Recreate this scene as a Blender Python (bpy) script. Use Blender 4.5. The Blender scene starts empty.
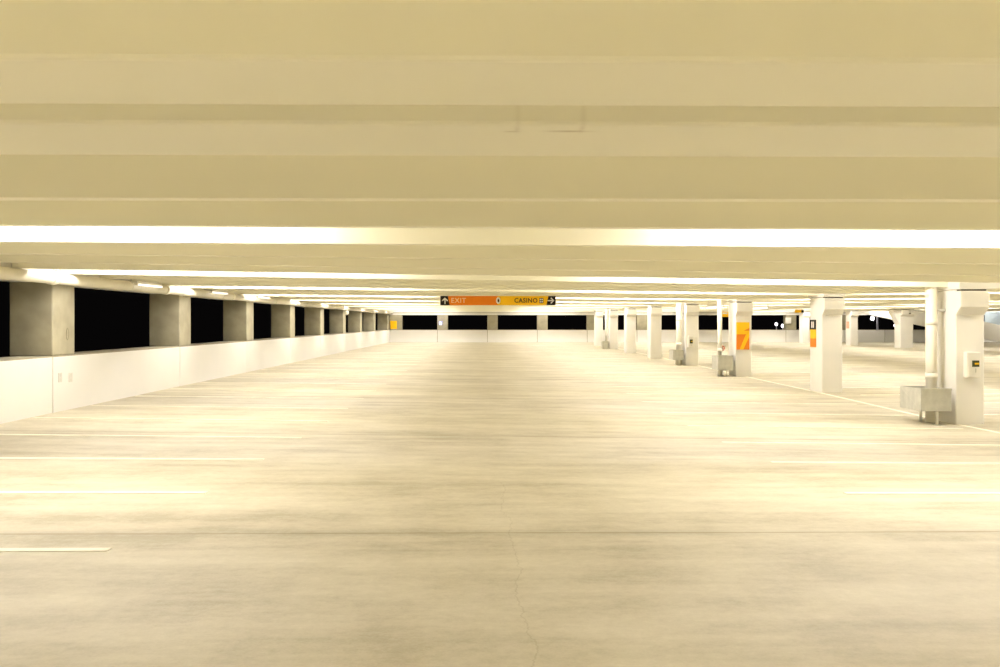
import bpy, bmesh, math, random
from mathutils import Vector, Matrix
random.seed(4)
C = bpy.context.scene.collection
PI = math.pi

# ------------------------------------------------------------------ camera model (1000 x 667)
TH = math.atan(0.016)
CAMZ = 1.70
F = 1000.0
HOR = 322.5
def U(px):
    p = (px - 500.0) / F
    return (p + 0.016) / (1 - 0.016 * p)
def ax(px, Y): return U(px) * Y
def az(px, py, Y):
    X = ax(px, Y)
    d = Y * math.cos(TH) + X * math.sin(TH)
    return CAMZ + (HOR - py) * d / F

# ------------------------------------------------------------------ drainage falls of the slabs
TK = [(-20, 0), (7.6, 0), (9, .0025), (11.4, .0048), (15, .0125), (19, .0145), (26.6, .0112),
      (34.3, .0098), (42, .007), (56, .005), (75, .002), (86, 0), (120, 0)]
def tilt(Y):
    for (a, ta), (b, tb) in zip(TK, TK[1:]):
        if a <= Y <= b: return ta + (tb - ta) * (Y - a) / (b - a)
    return 0.0
XL, XV, XR2, XE = -8.1, 9.0, 28.5, 47.0
def dz(X, Y):
    t = tilt(Y)
    if X <= XL: return 0.0
    if X <= XV: return -t * (X - XL)
    if X <= XR2: return -t * (XV - XL) * (XR2 - X) / (XR2 - XV)
    return 0.0

# ------------------------------------------------------------------ materials
def newmat(name):
    m = bpy.data.materials.new(name); m.use_nodes = True
    nt = m.node_tree
    return m, nt, nt.nodes['Principled BSDF']
def rgb(h):
    return tuple(((c / 255) / 12.92 if c / 255 <= .04045 else ((c / 255 + .055) / 1.055) ** 2.4) for c in h)
def mat(name, col, rough=.6, metal=0.0, emis=None, strength=0.0, var=.06, scale=3.0, bump=0.0):
    m, nt, b = newmat(name)
    N, L = nt.nodes, nt.links
    b.inputs['Roughness'].default_value = rough; b.inputs['Metallic'].default_value = metal
    tc = N.new('ShaderNodeTexCoord'); no = N.new('ShaderNodeTexNoise')
    no.inputs['Scale'].default_value = scale; no.inputs['Detail'].default_value = 5
    L.new(tc.outputs['Object'], no.inputs['Vector'])
    mr = N.new('ShaderNodeMapRange'); mr.inputs['From Min'].default_value = .3; mr.inputs['From Max'].default_value = .7
    mr.inputs['To Min'].default_value = 1 - var; mr.inputs['To Max'].default_value = 1 + var
    L.new(no.outputs['Fac'], mr.inputs['Value'])
    hs = N.new('ShaderNodeHueSaturation'); hs.inputs['Color'].default_value = (*col, 1)
    L.new(mr.outputs['Result'], hs.inputs['Value']); L.new(hs.outputs['Color'], b.inputs['Base Color'])
    if bump:
        bp = N.new('ShaderNodeBump'); bp.inputs['Strength'].default_value = bump; bp.inputs['Distance'].default_value = .01
        L.new(no.outputs['Fac'], bp.inputs['Height']); L.new(bp.outputs['Normal'], b.inputs['Normal'])
    if emis:
        b.inputs['Emission Color'].default_value = (*emis, 1); b.inputs['Emission Strength'].default_value = strength
    return m

LIGHT = (1.0, .932, .90)
LAMP = 59.0
M = {}
M['paint'] = mat('white_paint', (.78, .765, .725), .55, var=.025, scale=1.3)
M['wall_paint'] = mat('wall_white_paint', (.75, .742, .715), .6, var=.02, scale=.7)
M['concrete'] = mat('raw_concrete', (.325, .30, .215), .85, var=.16, scale=2.2, bump=.15)
M['sill'] = mat('sill_concrete', (.30, .275, .20), .85, var=.1, scale=2.0)
M['pipe'] = mat('pipe_paint', (.82, .79, .68), .45, var=.03)
M['galv'] = mat('galvanised_steel', (.53, .53, .48), .45, .25, var=.10, scale=7.0)
M['white_metal'] = mat('white_enamel', (.8, .78, .7), .4, var=.01)
M['line'] = mat('stripe_paint', (.80, .76, .64), .6, var=.10, scale=5.0)
M['black'] = mat('black_panel', (.008, .006, .004), .8, var=.05)
M['orange'] = mat('orange_panel', (.80, .21, .0), .8, var=.03)
M['yellow'] = mat('yellow_panel', (.92, .53, .0), .8, var=.03)
M['deep_orange'] = mat('deep_orange_panel', (.70, .19, .0), .5, var=.05)
M['gold'] = mat('gold_panel', (.85, .50, .0), .5, var=.03)
M['brown'] = mat('brown_lettering', (.07, .03, .003), .8, var=.02)
M['sign_white'] = mat('sign_white', (.8, .78, .74), .5, var=.01)
M['pale_orange'] = mat('pale_lettering', (.86, .58, .30), .5, var=.01)
M['dark'] = mat('shadow_line_and_clip', (.06, .05, .035), .8, var=.05)  # dark tone for the shadow line under the haunches, also the conduit clip
M['green_dark'] = mat('dark_green_display', (.035, .045, .012), .4, var=.1)
M['red'] = mat('red_paint', (.45, .09, .04), .5, var=.05)
M['faded_red'] = mat('faded_red_label', (.60, .33, .22), .6, var=.06)
M['bluegrey'] = mat('blue_grey_wall', (.55, .66, .74), .7, var=.05)
M['asphalt'] = mat('asphalt', (.01, .01, .01), .95, var=.2)
M['lens'] = mat('lamp_lens', (.9, .9, .85), .4, emis=LIGHT, strength=LAMP, var=0)
M['fill_lens'] = mat('fill_lamp_lens', (.9, .9, .85), .4, emis=LIGHT, strength=LAMP * .30, var=0)  # weaker lens of the added fill strips
M['side_lens'] = mat('side_lamp_lens', (.9, .9, .85), .4, emis=LIGHT, strength=1.2, var=0)
for k_ in ('lens', 'fill_lens', 'side_lens'): M[k_].cycles.emission_sampling = 'FRONT'
M['blue_lens'] = mat('blue_lamp_lens', (.5, .5, .9), .3, emis=(.25, .3, 1.0), strength=9, var=0)
M['out_lens'] = mat('street_lamp_lens', (.9, .9, .9), .3, emis=(1.0, .93, 1.0), strength=5, var=0)
M['pole'] = mat('lamp_pole_paint', (.7, .68, .66), .5, emis=None, var=.02)
M['plate'] = mat('plate_enamel', (.60, .59, .55), .5, var=.02)
M['mark'] = mat('pencil_mark', (.22, .20, .13), .9, var=.1)

def beam_material():
    m, nt, b = newmat('ceiling_paint'); N, L = nt.nodes, nt.links
    b.inputs['Roughness'].default_value = .6
    geo = N.new('ShaderNodeNewGeometry')
    no = N.new('ShaderNodeTexNoise'); no.inputs['Scale'].default_value = .5; no.inputs['Detail'].default_value = 1
    mp = N.new('ShaderNodeMapping'); mp.inputs['Scale'].default_value = (.2, 1, 1)
    L.new(geo.outputs['Position'], mp.inputs['Vector']); L.new(mp.outputs['Vector'], no.inputs['Vector'])
    mr = N.new('ShaderNodeMapRange'); mr.inputs['From Min'].default_value = .3; mr.inputs['From Max'].default_value = .7
    mr.inputs['To Min'].default_value = .985; mr.inputs['To Max'].default_value = 1.015
    L.new(no.outputs['Fac'], mr.inputs['Value'])
    hs = N.new('ShaderNodeHueSaturation'); hs.inputs['Color'].default_value = (.88, .855, .70, 1)
    L.new(mr.outputs['Result'], hs.inputs['Value'])
    col = hs.outputs['Color']
    # scuffs on the underside of the second wide beam
    sp = N.new('ShaderNodeSeparateXYZ'); L.new(geo.outputs['Position'], sp.inputs['Vector'])
    def ma(op, a, b_=None):
        n = N.new('ShaderNodeMath'); n.operation = op
        for k, v in enumerate((a, b_)):
            if v is None: continue
            if isinstance(v, (int, float)): n.inputs[k].default_value = v
            else: L.new(v, n.inputs[k])
        return n.outputs[0]
    n2 = N.new('ShaderNodeTexNoise'); n2.inputs['Scale'].default_value = 14
    L.new(geo.outputs['Position'], n2.inputs['Vector'])
    tot = None
    for (xc, xw, yc, yw, amp) in ((.41, .085, 4.86, .022, .62), (.135, .035, 4.87, .018, .35), (.47, .014, 4.80, .09, .22), (.16, .014, 4.80, .09, .2)):
        gx = ma('DIVIDE', ma('SUBTRACT', sp.outputs['X'], xc), xw); gy = ma('DIVIDE', ma('SUBTRACT', sp.outputs['Y'], yc), yw)
        r = ma('ADD', ma('POWER', ma('ABSOLUTE', gx), 2), ma('POWER', ma('ABSOLUTE', gy), 2))
        g = ma('MULTIPLY', ma('EXPONENT', ma('MULTIPLY', r, -1.0)), amp)
        tot = g if tot is None else ma('ADD', tot, g)
    f = ma('MULTIPLY', tot, ma('ADD', n2.outputs['Fac'], .35))
    mx = N.new('ShaderNodeMix'); mx.data_type = 'RGBA'
    L.new(f, mx.inputs[0]); L.new(col, mx.inputs[6]); mx.inputs[7].default_value = (.28, .18, .06, 1)
    L.new(mx.outputs[2], b.inputs['Base Color'])
    return m
M['beam'] = beam_material()

def floor_material():
    m, nt, b = newmat('garage_floor_concrete'); N, L = nt.nodes, nt.links
    geo = N.new('ShaderNodeNewGeometry')
    sp = N.new('ShaderNodeSeparateXYZ'); L.new(geo.outputs['Position'], sp.inputs['Vector'])
    def ma(op, a, b_=None):
        n = N.new('ShaderNodeMath'); n.operation = op
        for k, v in enumerate((a, b_)):
            if v is None: continue
            if isinstance(v, (int, float)): n.inputs[k].default_value = v
            else: L.new(v, n.inputs[k])
        return n.outputs[0]
    def noise(scale, sx, sy, detail=6, rough=.6):
        mp = N.new('ShaderNodeMapping'); mp.inputs['Scale'].default_value = (sx, sy, 1)
        L.new(geo.outputs['Position'], mp.inputs['Vector'])
        n = N.new('ShaderNodeTexNoise'); n.inputs['Scale'].default_value = scale
        n.inputs['Detail'].default_value = detail; n.inputs['Roughness'].default_value = rough
        L.new(mp.outputs['Vector'], n.inputs['Vector']); return n.outputs['Fac']
    big = noise(.45, .8, 1.2); mid = noise(1.6, .9, 1.3, 8, .7); fine = noise(14, 1, 1, 6, .7); grit = noise(60, 1, 1, 3, .6)
    streak = noise(1.0, .25, 2.2, 5, .55)
    v = ma('ADD', ma('MULTIPLY', ma('SUBTRACT', big, .5), 1.1), ma('MULTIPLY', ma('SUBTRACT', mid, .5), 1.15))
    v = ma('ADD', v, ma('MULTIPLY', ma('SUBTRACT', streak, .5), .95))
    v = ma('ADD', v, ma('MULTIPLY', ma('SUBTRACT', fine, .5), .5))
    v = ma('ADD', v, ma('MULTIPLY', ma('SUBTRACT', grit, .5), .3))
    v = ma('ADD', v, .5)
    cr = N.new('ShaderNodeValToRGB')
    e = cr.color_ramp.elements
    e[0].position = .15; e[0].color = (.335, .30, .215, 1)
    e[1].position = .85; e[1].color = (.565, .53, .425, 1)
    m1 = e.new(.5); m1.color = (.465, .43, .332, 1)
    L.new(v, cr.inputs['Fac'])
    # control joints every bay
    ph = ma('ABSOLUTE', ma('SUBTRACT', ma('MODULO', ma('ADD', sp.outputs['Y'], 78 - 8.12 + 3.9), 7.8), 3.9))
    wob = ma('MULTIPLY', ma('SUBTRACT', noise(1.2, 1, 1, 3), .5), .012)
    jn = ma('LESS_THAN', ma('ADD', ph, wob), .017)
    halo = ma('MULTIPLY', ma('EXPONENT', ma('MULTIPLY', ph, -9.0)), ma('MULTIPLY', ma('POWER', noise(.9, 1, .3, 4), 2.0), 1.0))
    # hairline crack running away from the camera, right of centre
    cxn = ma('MULTIPLY', ma('SUBTRACT', noise(.9, 0, 1, 6, .7), .5), .35)
    cx = ma('ADD', ma('ADD', cxn, .31), ma('MULTIPLY', sp.outputs['Y'], -.012))
    dcr = ma('ABSOLUTE', ma('SUBTRACT', sp.outputs['X'], cx))
    ck = ma('MULTIPLY', ma('LESS_THAN', dcr, .005), ma('LESS_THAN', sp.outputs['Y'], 11))
    fac = ma('MINIMUM', ma('ADD', ma('ADD', ma('MULTIPLY', jn, .42), halo), ma('MULTIPLY', ck, .2)), .8)
    # oily spots
    vo = N.new('ShaderNodeTexVoronoi'); vo.inputs['Scale'].default_value = .35
    L.new(geo.outputs['Position'], vo.inputs['Vector'])
    spot = ma('MULTIPLY', ma('LESS_THAN', ma('ADD', vo.outputs['Distance'], ma('MULTIPLY', fine, .06)), .052), .35)
    fac = ma('MAXIMUM', fac, spot)
    mx = N.new('ShaderNodeMix'); mx.data_type = 'RGBA'
    L.new(fac, mx.inputs[0]); L.new(cr.outputs['Color'], mx.inputs[6]); mx.inputs[7].default_value = (.17, .135, .065, 1)
    L.new(mx.outputs[2], b.inputs['Base Color'])
    rr = N.new('ShaderNodeMapRange'); L.new(mid, rr.inputs['Value'])
    rr.inputs['To Min'].default_value = .5; rr.inputs['To Max'].default_value = .72
    L.new(rr.outputs['Result'], b.inputs['Roughness'])
    bp = N.new('ShaderNodeBump'); bp.inputs['Strength'].default_value = .12; bp.inputs['Distance'].default_value = .004
    L.new(fine, bp.inputs['Height']); L.new(bp.outputs['Normal'], b.inputs['Normal'])
    return m
M['floor'] = floor_material()

# ------------------------------------------------------------------ mesh helpers
class MB:
    """collects solids and links them as ONE mesh object"""
    def __init__(s): s.v = []; s.f = []
    def add(s, vs, fs):
        o = len(s.v); s.v += [tuple(v) for v in vs]; s.f += [tuple(o + i for i in f) for f in fs]; return s
    def box(s, x0, x1, y0, y1, z0, z1):
        vs = [(x, y, z) for z in (z0, z1) for (x, y) in ((x0, y0), (x1, y0), (x1, y1), (x0, y1))]
        return s.add(vs, [(0, 3, 2, 1), (4, 5, 6, 7), (0, 1, 5, 4), (1, 2, 6, 5), (2, 3, 7, 6), (3, 0, 4, 7)])
    def prism(s, poly, axis, a, b):
        """poly: 2-D outline, extruded along axis from a to b. axis x: (y,z); y: (x,z); z: (x,y)"""
        def mk(p, t): return {'x': (t, p[0], p[1]), 'y': (p[0], t, p[1]), 'z': (p[0], p[1], t)}[axis]
        n = len(poly)
        vs = [mk(p, a) for p in poly] + [mk(p, b) for p in poly]
        return s.add(vs, [tuple(range(n)), tuple(range(2 * n - 1, n - 1, -1))] + [(i, (i + 1) % n, n + (i + 1) % n, n + i) for i in range(n)])
    def tube(s, path, r, seg=16):
        rings = []
        P = [Vector(p) for p in path]
        for i, p in enumerate(P):
            d = (P[min(i + 1, len(P) - 1)] - P[max(i - 1, 0)]).normalized()
            up = Vector((0, 0, 1)) if abs(d.z) < .9 else Vector((1, 0, 0))
            a = d.cross(up).normalized(); b = d.cross(a).normalized()
            rr = r[i] if isinstance(r, (list, tuple)) else r
            rings.append([p + a * rr * math.cos(2 * PI * k / seg) + b * rr * math.sin(2 * PI * k / seg) for k in range(seg)])
        vs = [v for ring in rings for v in ring]; fs = []
        for i in range(len(rings) - 1):
            for k in range(seg):
                fs.append((i * seg + k, i * seg + (k + 1) % seg, (i + 1) * seg + (k + 1) % seg, (i + 1) * seg + k))
        fs.append(tuple(range(seg - 1, -1, -1))); fs.append(tuple((len(rings) - 1) * seg + k for k in range(seg)))
        return s.add(vs, fs)
    def ball(s, c, r, seg=16, rings=10, sz=1.0):
        vs = []; fs = []
        for i in range(rings + 1):
            a = PI * i / rings
            for k in range(seg):
                t = 2 * PI * k / seg
                vs.append((c[0] + r * math.sin(a) * math.cos(t), c[1] + r * math.sin(a) * math.sin(t), c[2] + r * sz * math.cos(a)))
        for i in range(rings):
            for k in range(seg):
                fs.append((i * seg + k, i * seg + (k + 1) % seg, (i + 1) * seg + (k + 1) % seg, (i + 1) * seg + k))
        return s.add(vs, fs)
    def ring(s, c, R, r, normal='y', seg=24, ts=8):
        pts = []
        for k in range(seg + 1):
            t = 2 * PI * k / seg
            q = (R * math.cos(t), R * math.sin(t))
            pts.append({'y': (c[0] + q[0], c[1], c[2] + q[1]), 'x': (c[0], c[1] + q[0], c[2] + q[1]), 'z': (c[0] + q[0], c[1] + q[1], c[2])}[normal])
        return s.tube(pts, r, ts)
    def build(s, name, m, parent=None, bevel=0, smooth=False, off=(0, 0, 0)):
        me = bpy.data.meshes.new(name)
        me.from_pydata([(v[0] - off[0], v[1] - off[1], v[2] - off[2]) for v in s.v], [], s.f)
        bm = bmesh.new(); bm.from_mesh(me)
        bmesh.ops.remove_doubles(bm, verts=bm.verts, dist=1e-6)
        bmesh.ops.recalc_face_normals(bm, faces=bm.faces)
        bm.to_mesh(me); bm.free()
        me.materials.append(m)
        if smooth:
            for p in me.polygons: p.use_smooth = len(p.vertices) == 4
        o = bpy.data.objects.new(name, me); C.objects.link(o)
        if parent is not None:
            o.parent = parent
        if bevel:
            b = o.modifiers.new('edge', 'BEVEL'); b.width = bevel; b.segments = 2; b.limit_method = 'ANGLE'; b.angle_limit = math.radians(25)
        return o

def tag(o, label, cat, group=None):
    o['label'] = label; o['category'] = cat
    if group: o['group'] = group
    return o
def thing(name, label, cat, loc, group=None):
    o = bpy.data.objects.new(name, None); C.objects.link(o); o.location = loc
    o.empty_display_size = .2
    return tag(o, label, cat, group)
def struct(o): o['kind'] = 'structure'; return o
def text_part(name, txt, size, loc, m, parent, align='LEFT', offset=0.0, sx=1.0):
    cu = bpy.data.curves.new(name, 'FONT'); cu.body = txt; cu.size = size; cu.extrude = .004; cu.align_x = align; cu.align_y = 'CENTER'
    cu.offset = offset; cu.space_character = 1.12
    t = bpy.data.objects.new(name, cu); C.objects.link(t)
    dg = bpy.context.evaluated_depsgraph_get()
    me = bpy.data.meshes.new_from_object(t.evaluated_get(dg))
    bpy.data.objects.remove(t)
    me.name = name
    me.transform(Matrix.Translation(loc) @ Matrix.Rotation(PI / 2, 4, 'X') @ Matrix.Diagonal((sx, 1, 1, 1)))
    me.materials.clear(); me.materials.append(m)
    o = bpy.data.objects.new(name, me); C.objects.link(o); o.parent = parent
    return o

ORD = ['first', 'second', 'third', 'fourth', 'fifth', 'sixth', 'seventh', 'eighth', 'ninth', 'tenth']

# ------------------------------------------------------------------ rows of the structure
JPX = [53, 180, 247, 290.5, 320.8, 343.5, 360.4, 374.3, 387.3]
ROW = [abs(XL / U(p)) for p in JPX]            # where posts and columns stand, along Y
YF = 86.0                                      # inner face of the far wall
Y0 = -14.0
ZB, ZS = 2.63, 3.25                            # underside of beams, underside of slab

# ------------------------------------------------------------------ floor
ys = [Y0, 0, 7.6, 9, 10.2, 11.4, 13.2, 15, 17, 19, 22.8, 26.6, 30.5, 34.3, 38, 42, 49, 56, 65, 75, YF + .5]
xs = [-9.0, XL, XL + 4, 0, 4.5, XV, 13, 18, 23, XR2, 36, XE]
fl = MB()
nx = len(xs)
top = [(x, y, dz(x, y)) for y in ys for x in xs]; bot = [(x, y, -.5) for y in ys for x in xs]
n = len(top); fs = []
for j in range(len(ys) - 1):
    for i in range(nx - 1):
        a = j * nx + i
        fs.append((a, a + 1, a + nx + 1, a + nx)); fs.append((n + a, n + a + nx, n + a + nx + 1, n + a + 1))
for i in range(nx - 1):
    fs.append((i, n + i, n + i + 1, i + 1)); k = (len(ys) - 1) * nx + i; fs.append((k, k + 1, n + k + 1, n + k))
for j in range(len(ys) - 1):
    a = j * nx; fs.append((a, a + nx, n + a + nx, n + a)); a = j * nx + nx - 1; fs.append((a, n + a, n + a + nx, a + nx))
fl.add(top + bot, fs)
floor = struct(fl.build('floor', M['floor']))

def fz(x, y):
    """exact height of the triangulated/quad floor between the mesh stations"""
    return dz(x, y)
def floor_strip(x0, x1, y0, y1, name='stall_line', m=None, lift=.006):
    b = MB()
    X = sorted({x0, x1} | {x for x in xs if x0 < x < x1}); Y = sorted({y0, y1} | {y for y in ys if y0 < y < y1})
    for i in range(len(X) - 1):
        for j in range(len(Y) - 1):
            q = [(X[i], Y[j]), (X[i + 1], Y[j]), (X[i + 1], Y[j + 1]), (X[i], Y[j + 1])]
            b.add([(x, y, fz(x, y) + lift) for x, y in q] + [(x, y, fz(x, y) - .004) for x, y in q],
                  [(0, 1, 2, 3), (7, 6, 5, 4), (0, 4, 5, 1), (1, 5, 6, 2), (2, 6, 7, 3), (3, 7, 4, 0)])
    return b.build(name, m or M['line'], floor)
for k in range(0, 27):
    y = 7.52 + 2.62 * k
    if y > 78: break
    floor_strip(XL + .05, -2.8, y - .05, y + .05)
    if k >= 1: floor_strip(3.68, XV - .3, y - .05, y + .05)
    if k >= 4: floor_strip(XV + .8, 14.4, y - .05, y + .05)
floor_strip(XV - .02, XV + .08, 11.5, 78, 'row_line')

# ------------------------------------------------------------------ ceiling slab and its beams
cb = MB()
top = [(x, y, dz(x, y) + ZS) for y in ys for x in xs]; bot = [(x, y, ZS + .35) for y in ys for x in xs]
cb.add(top + bot, fs)
ceiling = struct(cb.build('ceiling', M['beam']))
def beam(yf, wb, wt, x0=XL + .02, x1=XE):
    """one stem: front face at yf, bottom width wb, top width wt"""
    b = MB()
    X = sorted({x0, x1} | {x for x in (XV, XR2) if x0 < x < x1})
    rows = []
    yc = yf + wb / 2
    for x in X:
        d = dz(x, yc)
        rows += [(x, yc - wt / 2, ZS + d + .04), (x, yc - wb / 2, ZB + d), (x, yc + wb / 2, ZB + d), (x, yc + wt / 2, ZS + d + .04)]
    f_ = []
    for i in range(len(X) - 1):
        a = 4 * i
        for k in range(4): f_.append((a + k, a + (k + 1) % 4, a + 4 + (k + 1) % 4, a + 4 + k))
    f_.append((0, 1, 2, 3)); a = 4 * (len(X) - 1); f_.append((a + 3, a + 2, a + 1, a))
    b.add(rows, f_)
    return b.build('beam', M['beam'], ceiling, bevel=.02 if yf < 7 else 0)
beam(3.56, .74, .80); beam(4.72, .88, .94)
STEMS = [7.5 + 1.95 * k for k in range(40) if 7.5 + 1.95 * k < YF - 1.0]
for y in STEMS: beam(y, .17, .26)
for y in (-13.95, -12, -10.05, -8.1, -6.15, -4.2, -2.25, -.3, 1.65): beam(y, .17, .26)

# ------------------------------------------------------------------ left wall: parapet, sill, header, posts
hb = MB().box(XL - .8, XL, Y0, YF + .9, 2.46, ZS + .3)
wall_left = struct(hb.build('wall_left', M['paint'], bevel=.02))
edges = [Y0] + ROW + [YF]
for a, b_ in zip(edges, edges[1:]):
    g = .022
    MB().box(XL - .62, XL, a + (g if a > Y0 else 0), b_ - (g if b_ < YF else 0), -.05, 1.05).build('parapet_panel', M['wall_paint'], wall_left, bevel=.012)
MB().box(XL - .60, XL - .02, Y0, YF, -.05, 1.045).build('parapet_core', M['sill'], wall_left)
MB().box(XL - .64, XL - .004, Y0, YF, 1.045, 1.07).build('sill', M['sill'], wall_left)
postlabels = ['raw concrete post on the left parapet nearest the camera, a pencilled oval on its face']
for k, y in enumerate(ROW):
    pw = 1.02 if k < len(ROW) - 1 else YF - y - .01
    b = MB().box(XL - .82, XL - .006, y, y + pw, 1.07, 2.47)
    o = b.build('concrete_post', M['concrete'], bevel=.025, off=(XL - .4, y + .5, 1.07)); o.location = (XL - .4, y + .5, 1.07)
    lab = postlabels[0] if k == 0 else ('raw concrete post on the left parapet, %s from the camera' % ORD[k] if k < len(ROW) - 1
          else 'raw concrete post on the left parapet, last one touching the far corner')
    tag(o, lab, 'post', 'raw concrete posts along the left parapet')
    if k == 0:
        yy = 8.1 / abs(U(67.5)); zz = az(67.5, 334, yy)
        mk = MB().ring((XL + .0, yy, zz), .055, .005, 'x', 20, 6)
        mk.v = [(v[0], v[1], zz + (v[2] - zz) * 2.0) for v in mk.v]
        q = mk.build('pencil_mark', M['mark'], o); q.location = -Vector(o.location)
# cover plates on the parapet below the first post
for px, nm, lab in ((59.8, 'cover_plate', 'small white cover plate on the left parapet, nearer the panel joint'), (70.3, 'cover_plate', 'small white cover plate on the left parapet, right of its twin below the first post')):
    y = 8.1 / abs(U(px)); z = az(px, 377.5, y)
    t = thing(nm, lab, 'cover plate', (XL, y, z), 'cover plates on the parapet below the first post')
    MB().box(0, .012, -.08, .08, -.09, .09).build('plate', M['plate'], t, bevel=.004)
    for dy, dz_ in ((0, .045), (0, -.045)):
        MB().ring((.012, dy, dz_), .024, .004, 'x', 12, 5).build('socket', M['galv'], t)

# ------------------------------------------------------------------ far wall
PW = .90
PX0, PSP = ax(437.3, YF), 4.30
far = MB().box(XL - .8, XE, YF, YF + .75, 2.345, ZS + .3)
wall_far = struct(far.build('wall_far', M['paint'], bevel=.02))
MB().box(XL, XE, YF - .04, YF + .02, 2.50, 2.56).build('ledge', M['concrete'], wall_far)
px_list = [PX0 + PSP * k for k in range(12)]
ed = [XL - .62] + px_list + [XE]
for a, b_ in zip(ed, ed[1:]):
    MB().box(a + .02, b_ - .02, YF, YF + .6, -.05, 1.05).build('parapet_panel', M['wall_paint'], wall_far, bevel=.012)
MB().box(XL - .6, XE, YF + .02, YF + .58, -.05, 1.045).build('parapet_core', M['sill'], wall_far)
MB().box(XL - .6, XE, YF + .004, YF + .62, 1.045, 1.07).build('sill', M['sill'], wall_far)
visible = [0, 1, 2, 3, 4, 6, 7, 8]
flab = {0: 'concrete post on the far parapet carrying the small blue light', 1: 'concrete post on the far parapet behind the left half of the hanging sign',
        2: 'concrete post on the far parapet below the casino lettering of the sign', 3: 'concrete post on the far parapet touching the last column of the near row',
        4: 'concrete post on the far parapet seen between the columns fifth and sixth from camera', 7: 'concrete post on the far parapet holding a pale panel box',
        6: 'concrete post on the far parapet behind the column with the number sign', 8: 'concrete post on the far parapet behind the column with the red label'}
for k in (0, 1, 2, 3, 4, 5, 6, 7, 8):
    x = px_list[k]
    o = MB().box(-PW / 2, PW / 2, 0, .8, 0, 1.285).build('concrete_post', M['concrete'], bevel=.02)
    o.location = (x + PW / 2, YF + .004, 1.07)
    tag(o, flab.get(k, 'concrete post on the far parapet behind the fourth column from the camera'), 'post', 'raw concrete posts along the far parapet')
# corner post
o = MB().box(0, 1.05, 0, .8, 0, 1.285).build('concrete_post', M['concrete'], bevel=.02); o.location = (XL + .0, YF + .004, 1.07)
tag(o, 'concrete corner post where the left and far parapets meet, behind a yellow panel', 'post', 'raw concrete posts along the far parapet')
xq = ax(393.6, YF)
t = thing('corner_sign', 'small yellow panel in the far left corner above the parapet', 'sign', (xq, YF - .02, az(393, 329, YF)))
MB().box(-.28, .28, -.03, .02, 0, .70).build('panel', M['yellow'], t, bevel=.01)
MB().box(-.32, .32, -.02, .024, -.03, .0).build('frame', M['galv'], t)
t = thing('panel_box', 'pale beige panel box on the far concrete post right of the white lamps', 'electrical box', (ax(788, YF), YF, az(788, 323.6, YF)))
MB().box(-.24, .24, -.14, .0, 0, .52).build('body', M['white_metal'], t, bevel=.01)
MB().box(-.21, .21, -.155, -.138, .03, .49).build('door', M['paint'], t, bevel=.005)
xb = ax(440.6, YF); zb = az(440.6, 323, YF)
t = thing('blue_light', 'small glowing blue light on a concrete post of the far parapet', 'light', (xb, YF, zb))
MB().box(-.12, .12, -.06, .0, -.2, .05).build('mount', M['white_metal'], t, bevel=.01)
MB().ball((0, -.12, 0), .10).build('lens', M['blue_lens'], t, smooth=True)

# side wall far right, low parapet
wr = MB().box(XE - .3, XE, Y0, YF + .7, 0, 1.07)
wall_right = struct(wr.build('wall_right', M['wall_paint']))
MB().box(XE - .3, XE, Y0, YF + .7, 2.46, ZS + .3).build('header', M['paint'], wall_right)

# ramp in the far right corner: sloping spandrel and deck
RY = 81.0
xa, za = ax(875, RY), az(875, 316, RY); xb2, zb2 = ax(1000, RY), az(1000, 342, RY)
sl = (zb2 - za) / (xb2 - xa)
x_hi = xa + (ZB - .02 - za) / sl; x_lo = xa + (0 - za) / sl
T = 1.48
x_ut = x_hi + 0
sp = MB()
xu = xa + (ZB - .02 - T - za) / sl
sp.prism([(x_hi, ZB - .02), (x_lo, 0.0), (XE - .32, 0.0), (XE - .32, 1.45), (x_lo - .6, 1.5), (xu, ZB - .02)], 'y', RY, RY + .3)
ramp = thing('ramp', 'white sided ramp sloping down to the right in the far right corner', 'ramp', (x_lo, RY, 0))
o = sp.build('spandrel', M['wall_paint'], ramp, bevel=.02, off=(x_lo, RY, 0))
def rl(z, up): return xa + (z - up - za) / sl
dk = MB().prism([(rl(ZB - .02, .4), ZB - .02), (x_lo, .4), (x_lo + 1.5, 0.0), (x_lo + 2.6, 0.0), (x_lo, .62), (rl(ZB - .02, .6), ZB - .02)], 'y', RY + .3, RY + 2.6)
dk.build('deck', M['concrete'], ramp, off=(x_lo, RY, 0))
struct(MB().box(ax(985, 85.9), XE - .3, YF - .1, YF - .02, 1.0, 2.62).build('trim_1', M['bluegrey']))

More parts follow.
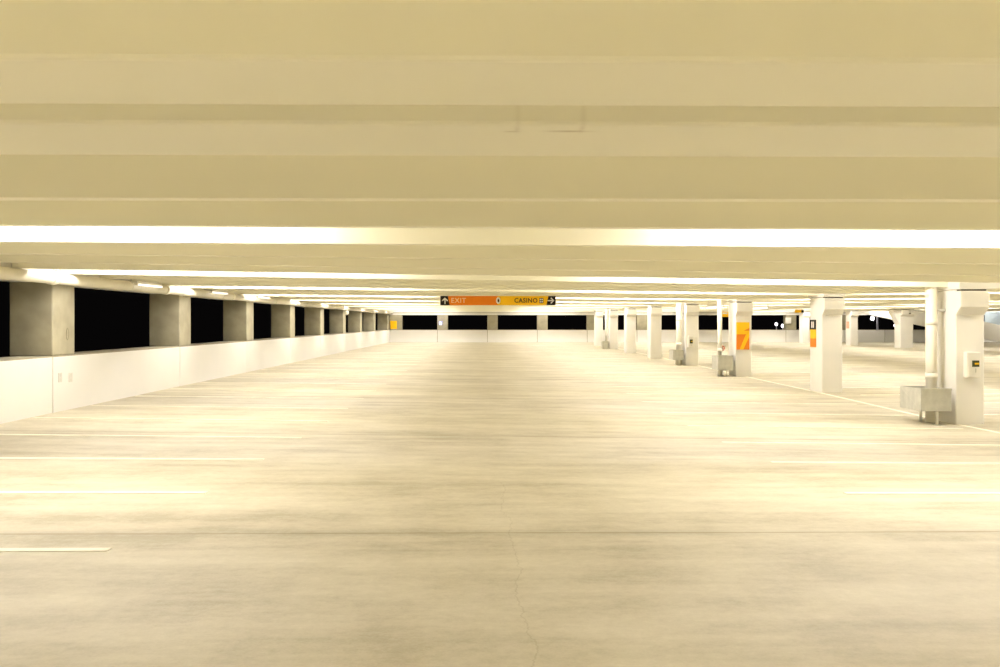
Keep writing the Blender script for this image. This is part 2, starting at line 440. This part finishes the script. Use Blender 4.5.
# ------------------------------------------------------------------ columns
CW, CD = .555, 1.0
def column(x, y, label, group, w=CW, d=CD, ztop=2.31, haunch=1.0, red=False, cap=False):
    """x, y: front left corner; base on the sloping floor"""
    z0 = min(dz(x, y), dz(x + w, y + d), dz(x, y + d))
    zt = ZB + dz(x, y)                                   # underside of the beam here
    h = zt - .08 - z0
    t = thing('column', label, 'column', (x + w / 2, y + d / 2, z0), group)
    X0, X1, Yf, Yb = -w / 2, w / 2, -d / 2, d / 2
    MB().box(X0, X1, Yf, Yb, -.02, h + .024).build('shaft', M['paint'], t, bevel=.025)
    cy = [(Yf + .05, h), (Yf - .2, h), (Yf - .2, h - .32), (Yf + .05, h - .50)]
    MB().prism([(Yf + .06, h - .004), (Yf - .2, h - .004), (Yf - .2, h - .31), (Yf + .0, h - .46), (Yf + .06, h - .46)], 'x', X0 - .001, X1 + .001).build('corbel', M['paint'], t, bevel=.015)
    MB().box(X0 + .03, X1 - .03, Yf - .13, Yf + .02, h - .01, h + .026).build('shadow_line', M['dark'], t)  # dark strip standing in for the shadow line below the haunch
    H = ZS - zt + .1
    MB().prism([(X0 - .02, h + .026), (X1 + .02, h + .026), (X1 + haunch, h + .125), (X1 + haunch, h + .5), (X0 - .02, h + .5)], 'y', Yf - .19, Yb + .1).build('haunch', M['paint'], t, bevel=.012)
    if cap:
        MB().prism([(X0, h - 1.0), (X1, h - 1.0), (X1 + .5, h - .1), (X1 + .5, h), (X0 - .5, h), (X0 - .5, h - .1)], 'y', Yf + .1, Yb - .1).build('capital', M['paint'], t, bevel=.02)
    return t, z0
CPX = [955.5, 822, 735.5, 685.5, 650.5, 626.4, 609.5, 595.5]
GR = 'white columns in the row right of the aisle'
CL = ['large white column nearest the camera with a grey box and pipe at its left',
      'white column second from the camera, tall narrow sign on its left face',
      'white column third from the camera bearing the orange and yellow number sign',
      'white column fourth from the camera with a small call box and dark display',
      'white column fifth from the camera, plain, between two bare stretches of floor',
      'white column sixth from the camera in the row right of the aisle',
      'white column seventh from the camera, behind a small grey pipe guard',
      'white column last and farthest in the row, beside the aisle end']
COLS = []
for k in range(8):
    x = ax(CPX[k], ROW[k]); y = ROW[k]
    t, z0 = column(x, y, CL[k], GR, haunch=(1.0 if k == 0 else .02))
    COLS.append((x, y, z0))
G2 = 'white columns of the far right row'
x, y = ax(900.5, 66.5), 66.5
column(x, y, 'white column with a flared head in front of the sloping ramp', G2, w=.86, cap=True, haunch=.02)
xr, yr = ax(850.5, 74.0), 74.0
column(xr, yr, 'distant white column with a faded red label on its left side', G2, haunch=.02)
x3, y3 = ax(803, 82.0), 82.0
column(x3, y3, 'most distant white column, half hidden behind the second column', G2, haunch=.02)

t = thing('red_label', 'faded red label on the side of a distant white column', 'sign', (xr - .001, yr + .5, az(846.5, 325, yr)))
MB().box(-.03, .004, -.28, .28, -.26, .26).build('panel', M['faded_red'], t, bevel=.01)

# ------------------------------------------------------------------ things on and around the columns
# call boxes
def call_box(k, pxa, pxb, pya, pyb, label, disp):
    x, y, z0 = COLS[k]
    X0, X1 = ax(pxa, y - .17), ax(pxb, y - .17); Z0, Z1 = az(pxa, pyb, y - .17), az(pxa, pya, y - .17)
    t = thing('call_box', label, 'call box', (X0, y, Z0), 'call boxes on the columns')
    w, h = X1 - X0, Z1 - Z0
    MB().box(0, w, -.15, .0, 0, h).build('body', M['white_metal'], t, bevel=.012)
    MB().box(.012, w - .012, -.168, -.148, .012, h - .012).build('door', M['paint'], t, bevel=.006)
    a, b_, c, d = disp
    fr = MB(); fw = .022
    A, B, Cc, D = w * a, w * b_, h * c, h * d
    MB().box(A, B, -.176, -.166, Cc, D).build('display', M['green_dark'], t, bevel=.003)
    m2 = (Cc + D) / 2
    MB().box(A + .35 * (B - A), B - .008, -.180, -.174, m2 - .016, m2 + .016).build('button', M['gold'], t)
    MB().box((A + B) / 2 - .006, (A + B) / 2 + .006, -.182, -.166, Cc - .11, Cc - .03).build('handle', M['galv'], t)
    return t
call_box(0, 967.6, 981.2, 352, 377.6, 'white call box with a dark green display on the nearest column', (.33, .86, .42, .67))
call_box(3, 688.3, 694.3, 336.0, 347.5, 'small white call box with a dark display on the fourth column', (.25, .75, .35, .70))

# drain pipes
def drain_pipe(px, Y, r, label, base, ztop=None):
    x = ax(px, Y); z0 = dz(x, Y)
    t = thing('drain_pipe', label, 'pipe', (x, Y, z0), 'vertical drain pipes beside the columns')
    zt = ZS + dz(x, Y) - z0
    MB().tube([(0, 0, -.01), (0, 0, zt)], r, 20).build('pipe', M['pipe'], t, smooth=True)
    for h in (1.95, .9):
        MB().tube([(0, 0, h - .06), (0, 0, h + .06)], r + .006, 20).build('coupling', M['pipe'], t, smooth=True)
    MB().box(-.02, r + .18, -.025, .025, 2.16, 2.2).build('bracket', M['galv'], t)
    return t
pipes = []
yP = [ROW[0] + .42, ROW[2] + .35, ROW[3] + .35, ROW[6] + .3]
pipes.append(drain_pipe(931.3, yP[0], .108, 'thick white drain pipe rising from the grey box by the nearest column', 0))
pipes.append(drain_pipe(719.8, yP[1], .08, 'white drain pipe left of the column with the number sign', 2))
pipes.append(drain_pipe(679.2, yP[2], .13, 'white drain pipe left of the fourth column', 3))
pipes.append(drain_pipe(606.3, yP[3], .09, 'far white drain pipe at the seventh column', 6))

# grey sheet-metal guards round the pipes
def pipe_guard(pxl, pxr, Yf, depth, z_lo, z_hi, label):
    X0, X1 = ax(pxl, Yf), ax(pxr, Yf)
    zf = min(dz(X0, Yf), dz(X1, Yf))
    t = thing('pipe_guard', label, 'pipe guard', (X0, Yf, zf), 'grey steel guards round the drain pipes')
    w = X1 - X0
    b = MB(); s = .018
    b.box(0, w, 0, s, z_lo, z_hi); b.box(0, s, s, depth - s, z_lo, z_hi); b.box(0, w, depth - s, depth, z_lo, z_hi); b.box(w - s, w, s, depth - s, z_lo, z_hi)
    b.build('shell', M['galv'], t, bevel=.006)
    MB().box(-.008, w + .008, -.008, .03, z_hi - .02, z_hi + .012).build('rim', M['galv'], t)
    MB().box(.012, w - .012, .012, depth - .012, z_lo + .06, z_lo + .08).build('tray', M['galv'], t)
    for fx, fy in ((w * .62, .12), (w * .62, depth - .12)):
        MB().tube([(fx, fy, -.005), (fx, fy, z_lo + .07)], .028, 12).build('leg', M['white_metal'], t, smooth=True)
    MB().box(w * .62 - .06, w * .62 + .06, .06, .18, -.004, .014).build('foot_plate', M['galv'], t)
    return t
pipe_guard(921, 951.5, ROW[0] - .28, .95, .27, .69, 'grey steel guard box at the foot of the nearest column')
pipe_guard(718, 733.2, ROW[2] - .15, .92, .22, .72, 'grey steel guard box on feet left of the number sign column')
pipe_guard(673.2, 683.6, ROW[3] - .2, .92, .24, .66, 'grey steel guard box left of the fourth column')
pipe_guard(602.5, 608.6, ROW[6] - .25, .92, .03, .52, 'tiny grey guard box at the foot of the seventh column')

# red valve behind the second pipe
xv = ax(722.3, ROW[2] + .75); zv = az(722, 348.2, ROW[2] + .75)
t = thing('valve', 'small red valve wheel between the pipe and the number sign column', 'valve', (xv, ROW[2] + .75, zv))
MB().ring((0, 0, 0), .075, .02, 'y', 20, 8).build('wheel', M['red'], t, smooth=True)
MB().box(-.07, .07, -.012, .012, -.012, .012).box(-.012, .012, -.012, .012, -.07, .07).build('spokes', M['red'], t)
MB().tube([(0, 0, 0), (0, .12, 0)], .03, 12).tube([(0, .12, -zv + dz(xv, ROW[2])), (0, .12, .12)], .035, 12).build('stem', M['pipe'], t, smooth=True)

# number sign on the third column
x, y, z0 = COLS[2]
X0, X1 = ax(736.3, y), ax(749.2, y); Z0, Z1 = az(742, 349.6, y), az(742, 322.2, y)
W, H = X1 - X0, Z1 - Z0
t = thing('number_sign', 'orange and yellow sign with a large yellow seven on the third column', 'sign', (X0, y, Z0))
MB().box(0, W, -.025, 0, 0, H).build('panel', M['deep_orange'], t, bevel=.004)
MB().box(.0, W, -.032, -.022, H * .66, H).build('band', M['gold'], t)
MB().prism([(W * .55, H * .69), (W, H * .79), (W, H * .69)], 'y', -.037, -.03).build('notch', M['deep_orange'], t)
MB().prism([(0, H * .56), (W, H * .56), (W, H * .66), (0, H * .66)], 'y', -.036, -.024).prism([(W * .74, H * .57), (W, H * .57), (W, H * .5), (W * .52, 0), (W * .24, 0)], 'y', -.036, -.024).build('numeral', M['gold'], t)

# tall narrow sign on the left face of the second column
x, y, z0 = COLS[1]
ya, yb = None, None
def yface(px): return x / U(px)
ya, yb = yface(816.2), yface(811.2)
zt_, zm_, zo_, zb_ = az(814, 319.8, y + .5), az(814, 329.6, y + .5), az(814, 338.5, y + .5), az(814, 347.2, y + .5)
t = thing('column_sign', 'tall narrow black, yellow and orange sign on the second column', 'sign', (x, (ya + yb) / 2, zb_))
hy = abs(yb - ya) / 2
MB().box(-.03, .0, -hy, hy, zm_ - zb_, zt_ - zb_).build('top_panel', M['black'], t, bevel=.004)
MB().box(-.03, .0, -hy, hy, zo_ - zb_, zm_ - zb_).build('middle_panel', M['gold'], t, bevel=.004)
MB().box(-.03, .0, -hy, hy, 0, zo_ - zb_).build('bottom_panel', M['deep_orange'], t, bevel=.004)
hh = zt_ - zm_
for q in (-.5, .1):
    MB().box(-.036, -.028, hy * q, hy * (q + .35), zm_ - zb_ + .05, zt_ - zb_ - .05).build('lettering', M['sign_white'], t)

# ------------------------------------------------------------------ hanging signs
SY = 30.0
X0, X1 = ax(440.4, SY), ax(555.6, SY); Z0, Z1 = az(498, 305.2, SY), az(498, 296.0, SY)
W, H = X1 - X0, Z1 - Z0
t = thing('exit_sign', 'long hanging sign over the aisle reading EXIT and CASINO with arrows', 'sign', (X0, SY, Z0))
MB().box(0, W, -.04, .04, 0, H).build('panel', M['black'], t, bevel=.006)
s = W / 115.2
m_ = 57.0 * s
yo = -.050
MB().prism([(9.3 * s, 0), (7.6 * s, H), (m_, H), (m_, 0)], 'y', yo, -.038).build('orange_field', M['orange'], t)['label'] = 'orange half of the sign'
MB().prism([(m_, 0), (m_, H), (W - 7.3 * s, H), (W - 9.3 * s, 0)], 'y', yo, -.038).build('yellow_field', M['yellow'], t)['label'] = 'yellow half of the sign'
text_part('lettering', 'EXIT', H * .74, (10.6 * s, yo, H * .49), M['pale_orange'], t, offset=.004, sx=.98)
text_part('lettering', 'CASINO', H * .68, (97.0 * s, yo, H * .49), M['brown'], t, 'RIGHT', offset=.005, sx=.93)
# up arrow
def arrow(cx, cz, r, ang, name='arrow'):
    b = MB(); c, s_ = math.cos(ang), math.sin(ang)
    def R(p): return (cx + c * p[0] - s_ * p[1], cz + s_ * p[0] + c * p[1])
    w = r * .17
    b.prism([R(p) for p in [(-w, -r), (w, -r), (w, r * .8), (-w, r * .8)]], 'y', yo - .002, -.036)
    for sg in (-1, 1):
        b.prism([R((sg * p[0], p[1])) for p in [(0, r), (0, r * .52), (r * .68, -r * .16), (r * .92, r * .08)]], 'y', yo - .003, -.036)
    return b.build(name, M['sign_white'], t)
arrow(4.6 * s, H * .48, H * .36, 0); arrow(W - 4.7 * s, H * .5, H * .36, -PI / 2)
# round emblem where the two halves meet, and the small square emblem after the lettering
b = MB(); b.prism([(m_ + .8 * s + 2.2 * s * math.cos(k * PI / 12), H * .5 + H * .36 * math.sin(k * PI / 12)) for k in range(24)], 'y', yo - .003, -.036)
e1 = b.build('emblem', M['sign_white'], t)
MB().prism([(m_ + .9 * s + .9 * s * math.cos(k * PI / 6), H * .5 + H * .2 * math.sin(k * PI / 6)) for k in range(12)], 'y', yo - .007, -.036).build('emblem_centre', M['brown'], e1)
b = MB().box(98.8 * s, 102.8 * s, yo - .003, -.036, H * .22, H * .78)
e2 = b.build('emblem', M['brown'], t)
for i in range(2):
    for j in range(2):
        MB().box(99.3 * s + i * 1.75 * s, 100.5 * s + i * 1.75 * s, yo - .008, -.036, H * (.30 + .24 * j), H * (.46 + .24 * j)).build('emblem_square', M['sign_white'], e2)
for q in (.15, .85):
    MB().tube([(W * q, 0, H - .01), (W * q, 0, ZB - Z0 + .15)], .012, 8).build('hanger', M['white_metal'], t)

def plain_sign(pxa, pxb, pya, pyb, Y, label, split=None):
    X0, X1 = ax(pxa, Y), ax(pxb, Y); Z0, Z1 = az(pxa, pyb, Y), az(pxa, pya, Y)
    t = thing('hanging_sign', label, 'sign', (X0, Y, Z0)); W, H = X1 - X0, Z1 - Z0
    MB().box(0, W, -.04, .04, 0, H).build('panel', M['yellow'], t, bevel=.006)
    if split: MB().box(W * split[0], W * split[1], -.05, .041, 0, H).build('end_panel', M['black'], t)
    for q in (.2, .8):
        MB().tube([(W * q, 0, H - .01), (W * q, 0, ZS + dz(X0, Y) - Z0 + .02)], .015, 8).build('hanger', M['white_metal'], t)
    return t
plain_sign(795, 803.5, 309.9, 312.7, 62.0, 'distant yellow hanging sign with a black end beside the second column', (.72, 1.0))
plain_sign(721.2, 734, 311.6, 317.0, 46.0, 'yellow hanging sign peeping out between pipe and number sign column')

# ------------------------------------------------------------------ long pipe under the ceiling along the left wall
PXX, PZ, PR = -7.93, 2.515, .105
b = MB().tube([(PXX, Y0, PZ), (PXX, YF - .1, PZ)], PR, 20)
lp = b.build('ceiling_pipe', M['pipe'], smooth=True); tag(lp, 'long white pipe running under the ceiling along the left wall', 'pipe')
Yc = 12.0
while Yc < YF - 3:
    MB().tube([(PXX, Yc - .10, PZ), (PXX, Yc + .10, PZ)], PR + .016, 20).build('coupling', M['pipe'], lp, smooth=True)
    Yc += 6.5
for k, y in enumerate([18.55 + 3.9 * k for k in range(17)]):
    h = MB().ring((PXX, y, PZ), PR + .008, .010, 'y', 24, 6)
    h.tube([(PXX, y, PZ + PR), (PXX + .02, y, ZS + .02)], .010, 6)
    h.tube([(PXX, y, PZ + PR), (PXX + .30, y, ZB + .25)], .008, 6)
    h.build('hanger', M['white_metal'], lp)

# security camera hanging below the pipe
yc = 8.0 / abs(U(346.8)); xc = ax(346.8, yc); zc = az(346.8, 312.6, yc)
t = thing('security_camera', 'white dome camera hanging under the pipe on the left side', 'camera', (xc, yc, zc))
MB().ball((0, 0, 0), .125, sz=1.1).build('dome', M['white_metal'], t, smooth=True)
MB().tube([(0, 0, .08), (0, 0, PZ - zc)], .04, 12).build('mount', M['white_metal'], t, smooth=True)

# ------------------------------------------------------------------ light fixtures
def strip_light(x, y, z, length, label, group, along='x', w=.16, hgt=.09, lens='lens', zs=None):
    t = thing('strip_light', label, 'light fixture', (x, y, z), group)
    def bx(b, a0, a1, c0, c1, z0, z1):
        return b.box(a0, a1, c0, c1, z0, z1) if along == 'x' else b.box(c0, c1, a0, a1, z0, z1)
    L2 = length / 2
    bx(MB(), -L2, L2, -w / 2 * .7, w / 2 * .7, 0, .07).build('housing', M['white_metal'], t, bevel=.008)
    bx(MB(), -L2 + .03, L2 - .03, -w / 2, w / 2, -hgt, 0).build('diffuser', M[lens], t)
    for sg in (-1, 1):
        bx(MB(), sg * L2 - .03, sg * L2 + .03, -w / 2 - .005, w / 2 + .005, -hgt - .008, .03).build('end_cap', M['white_metal'], t, bevel=.008)
        if zs is not None:
            q = sg * L2 * .8
            p0 = (q, 0, .05) if along == 'x' else (0, q, .05); p1 = (q, 0, zs - z) if along == 'x' else (0, q, zs - z)
            MB().tube([p0, p1], .01, 8).build('hanger', M['white_metal'], t)
    return t
LROWS = [(-6.3, 'nearest the left wall'), (-3.5, 'left edge of the aisle'), (3.7, 'right edge of the aisle'), (6.5, 'left of the columns'),
         (12.0, 'just right of the columns'), (14.8, 'second right of the columns'), (22.5, 'in the far right bay'), (25.3, 'by the far right columns'), (33.0, 'beyond the far right columns'), (43.2, 'fill row added at the far right edge')]  # far right edge row is added to brighten the ramp corner
bays = [-7.1, -3.2, .68] + [10.47 + 7.8 * k for k in range(10)] + [84.8]  # strips just behind the camera and at the far wall are added fill
for bi, y in enumerate(bays):
    for (x, where) in LROWS:
        if x > 20 and y < 20: continue
        if x > 30 and y < 40: continue
        z = ZS + dz(x, y) - .12
        rel = 'far behind the camera' if bi == 0 else 'added as fill just behind the camera' if bi == 1 else 'above the camera' if bi == 2 else 'added as fill beside the far wall' if bi == len(bays) - 1 else 'in the %s lit ceiling gap' % ORD[bi - 3]
        strip_light(x, y, z, 2.6, 'strip light %s, %s' % (rel, where), 'strip lights tucked between the ceiling beams', lens='fill_lens' if bi in (1, len(bays) - 1) else 'lens', zs=ZS + dz(x, y) + .02)
# strips hanging lower beside the left wall and beside the third column
for (pa, pb, pya, pyb, X, lab) in ((135, 160, 283.2, 287.0, None, 'white strip light above the second opening of the left wall'),
                                   (210, 226, 291.6, 293.6, None, 'white strip light above the third opening of the left wall'),
                                   (258.5, 268.5, 296.6, 298.0, None, 'white strip light above the fourth opening of the left wall')):
    ya = 7.75 / abs(U(pa)); yb = 7.75 / abs(U(pb)); ym = (ya + yb) / 2
    z = az((pa + pb) / 2, (pya + pyb) / 2, ym)
    strip_light(-7.72, ym, z, yb - ya, lab, 'strip lights along the left wall', 'y', .07, .03, 'side_lens', ZS)
for (pa, pb, py, X, lab) in ((753, 769, 307.6, 9.72, 'white strip light hanging right of the number sign column'),
                              (707.5, 718, 306.8, 8.25, 'white strip light hanging left of the number sign column')):
    ya = X / U(pa); yb = X / U(pb); ym = (ya + yb) / 2
    z = az((pa + pb) / 2, py, ym)
    strip_light(X, ym, z, abs(ya - yb), lab, 'strip lights beside the third column', 'y', .10, .05, 'side_lens', ZS + dz(X, ym))

# conduit on the flared column
yk = 66.2
t = thing('conduit', 'thin dark conduit bracket beside the flared head column', 'conduit', (ax(910, yk), yk, az(910, 309.5, yk)))
MB().tube([(0, 0, -.25), (0, 0, ZS - t.location.z)], .03, 8).tube([(0, 0, 0), (1.1, 0, -.16), (1.1, 0, ZS - t.location.z)], .03, 8).build('tube', M['galv'], t, smooth=True)
MB().box(-.05, .05, -.03, .06, -.30, -.22).build('clip', M['dark'], t)

# ------------------------------------------------------------------ night outside
struct(MB().box(-140, 180, YF + 2, 230, -9.4, -9).build('ground', M['asphalt']))
def street_lamp(px, py, Y, label, arm=0.0, head=.16, pole_r=.05):
    x = ax(px, Y); z = az(px, py, Y)
    t = thing('street_lamp', label, 'street lamp', (x + arm, Y, -9), 'lit street lamps outside in the dark')
    hz = z + 9
    MB().tube([(0, 0, 0), (0, 0, hz + .25)], [pole_r * 1.6, pole_r], 12).build('pole', M['pole'], t, smooth=True)
    b = MB(); b.tube([(0, 0, hz + .22), (-arm * .5, 0, hz + .3), (-arm, 0, hz + .2)], .03, 8); b.build('arm', M['pole'], t, smooth=True)
    MB().ball((-arm, 0, hz), head, sz=1.2).build('lamp_head', M['out_lens'], t, smooth=True)
    return t
street_lamp(776.3, 324.2, 130, 'upper left of the two white street lamps seen through the far opening', .02, .17)
street_lamp(782.6, 325.8, 124, 'lower right street lamp of the pair, touching the far concrete post', .02, .17)
street_lamp(872.3, 318.4, 120, 'white street lamp on a pale pole left of the sloping ramp', .62, .22, .12)
street_lamp(895.2, 325.4, 128, 'small street lamp just left of the flared head column', .05, .17)

# ------------------------------------------------------------------ world, camera, view
w = bpy.data.worlds.new('night'); bpy.context.scene.world = w; w.use_nodes = True
w.node_tree.nodes['Background'].inputs[0].default_value = (.0016, .0014, .0014, 1); w.node_tree.nodes['Background'].inputs[1].default_value = 1
cd = bpy.data.cameras.new('camera'); cam = bpy.data.objects.new('camera', cd); C.objects.link(cam)
cd.sensor_width = 36; cd.lens = 36.0; cd.shift_y = (HOR - 333.5) / 1000.0
cam.location = (0, 0, CAMZ); cam.rotation_euler = (PI / 2, 0, -TH); cd.clip_end = 500
sc = bpy.context.scene; sc.camera = cam
sc.view_settings.view_transform = 'Standard'; sc.view_settings.look = 'None'; sc.view_settings.gamma = 1
sc.view_settings.use_curve_mapping = False; sc.view_settings.exposure = 0.35
sc.cycles.max_bounces = 10; sc.cycles.diffuse_bounces = 7; sc.cycles.use_denoising = True; sc.cycles.use_adaptive_sampling = False
sc.cycles.sample_clamp_indirect = 5
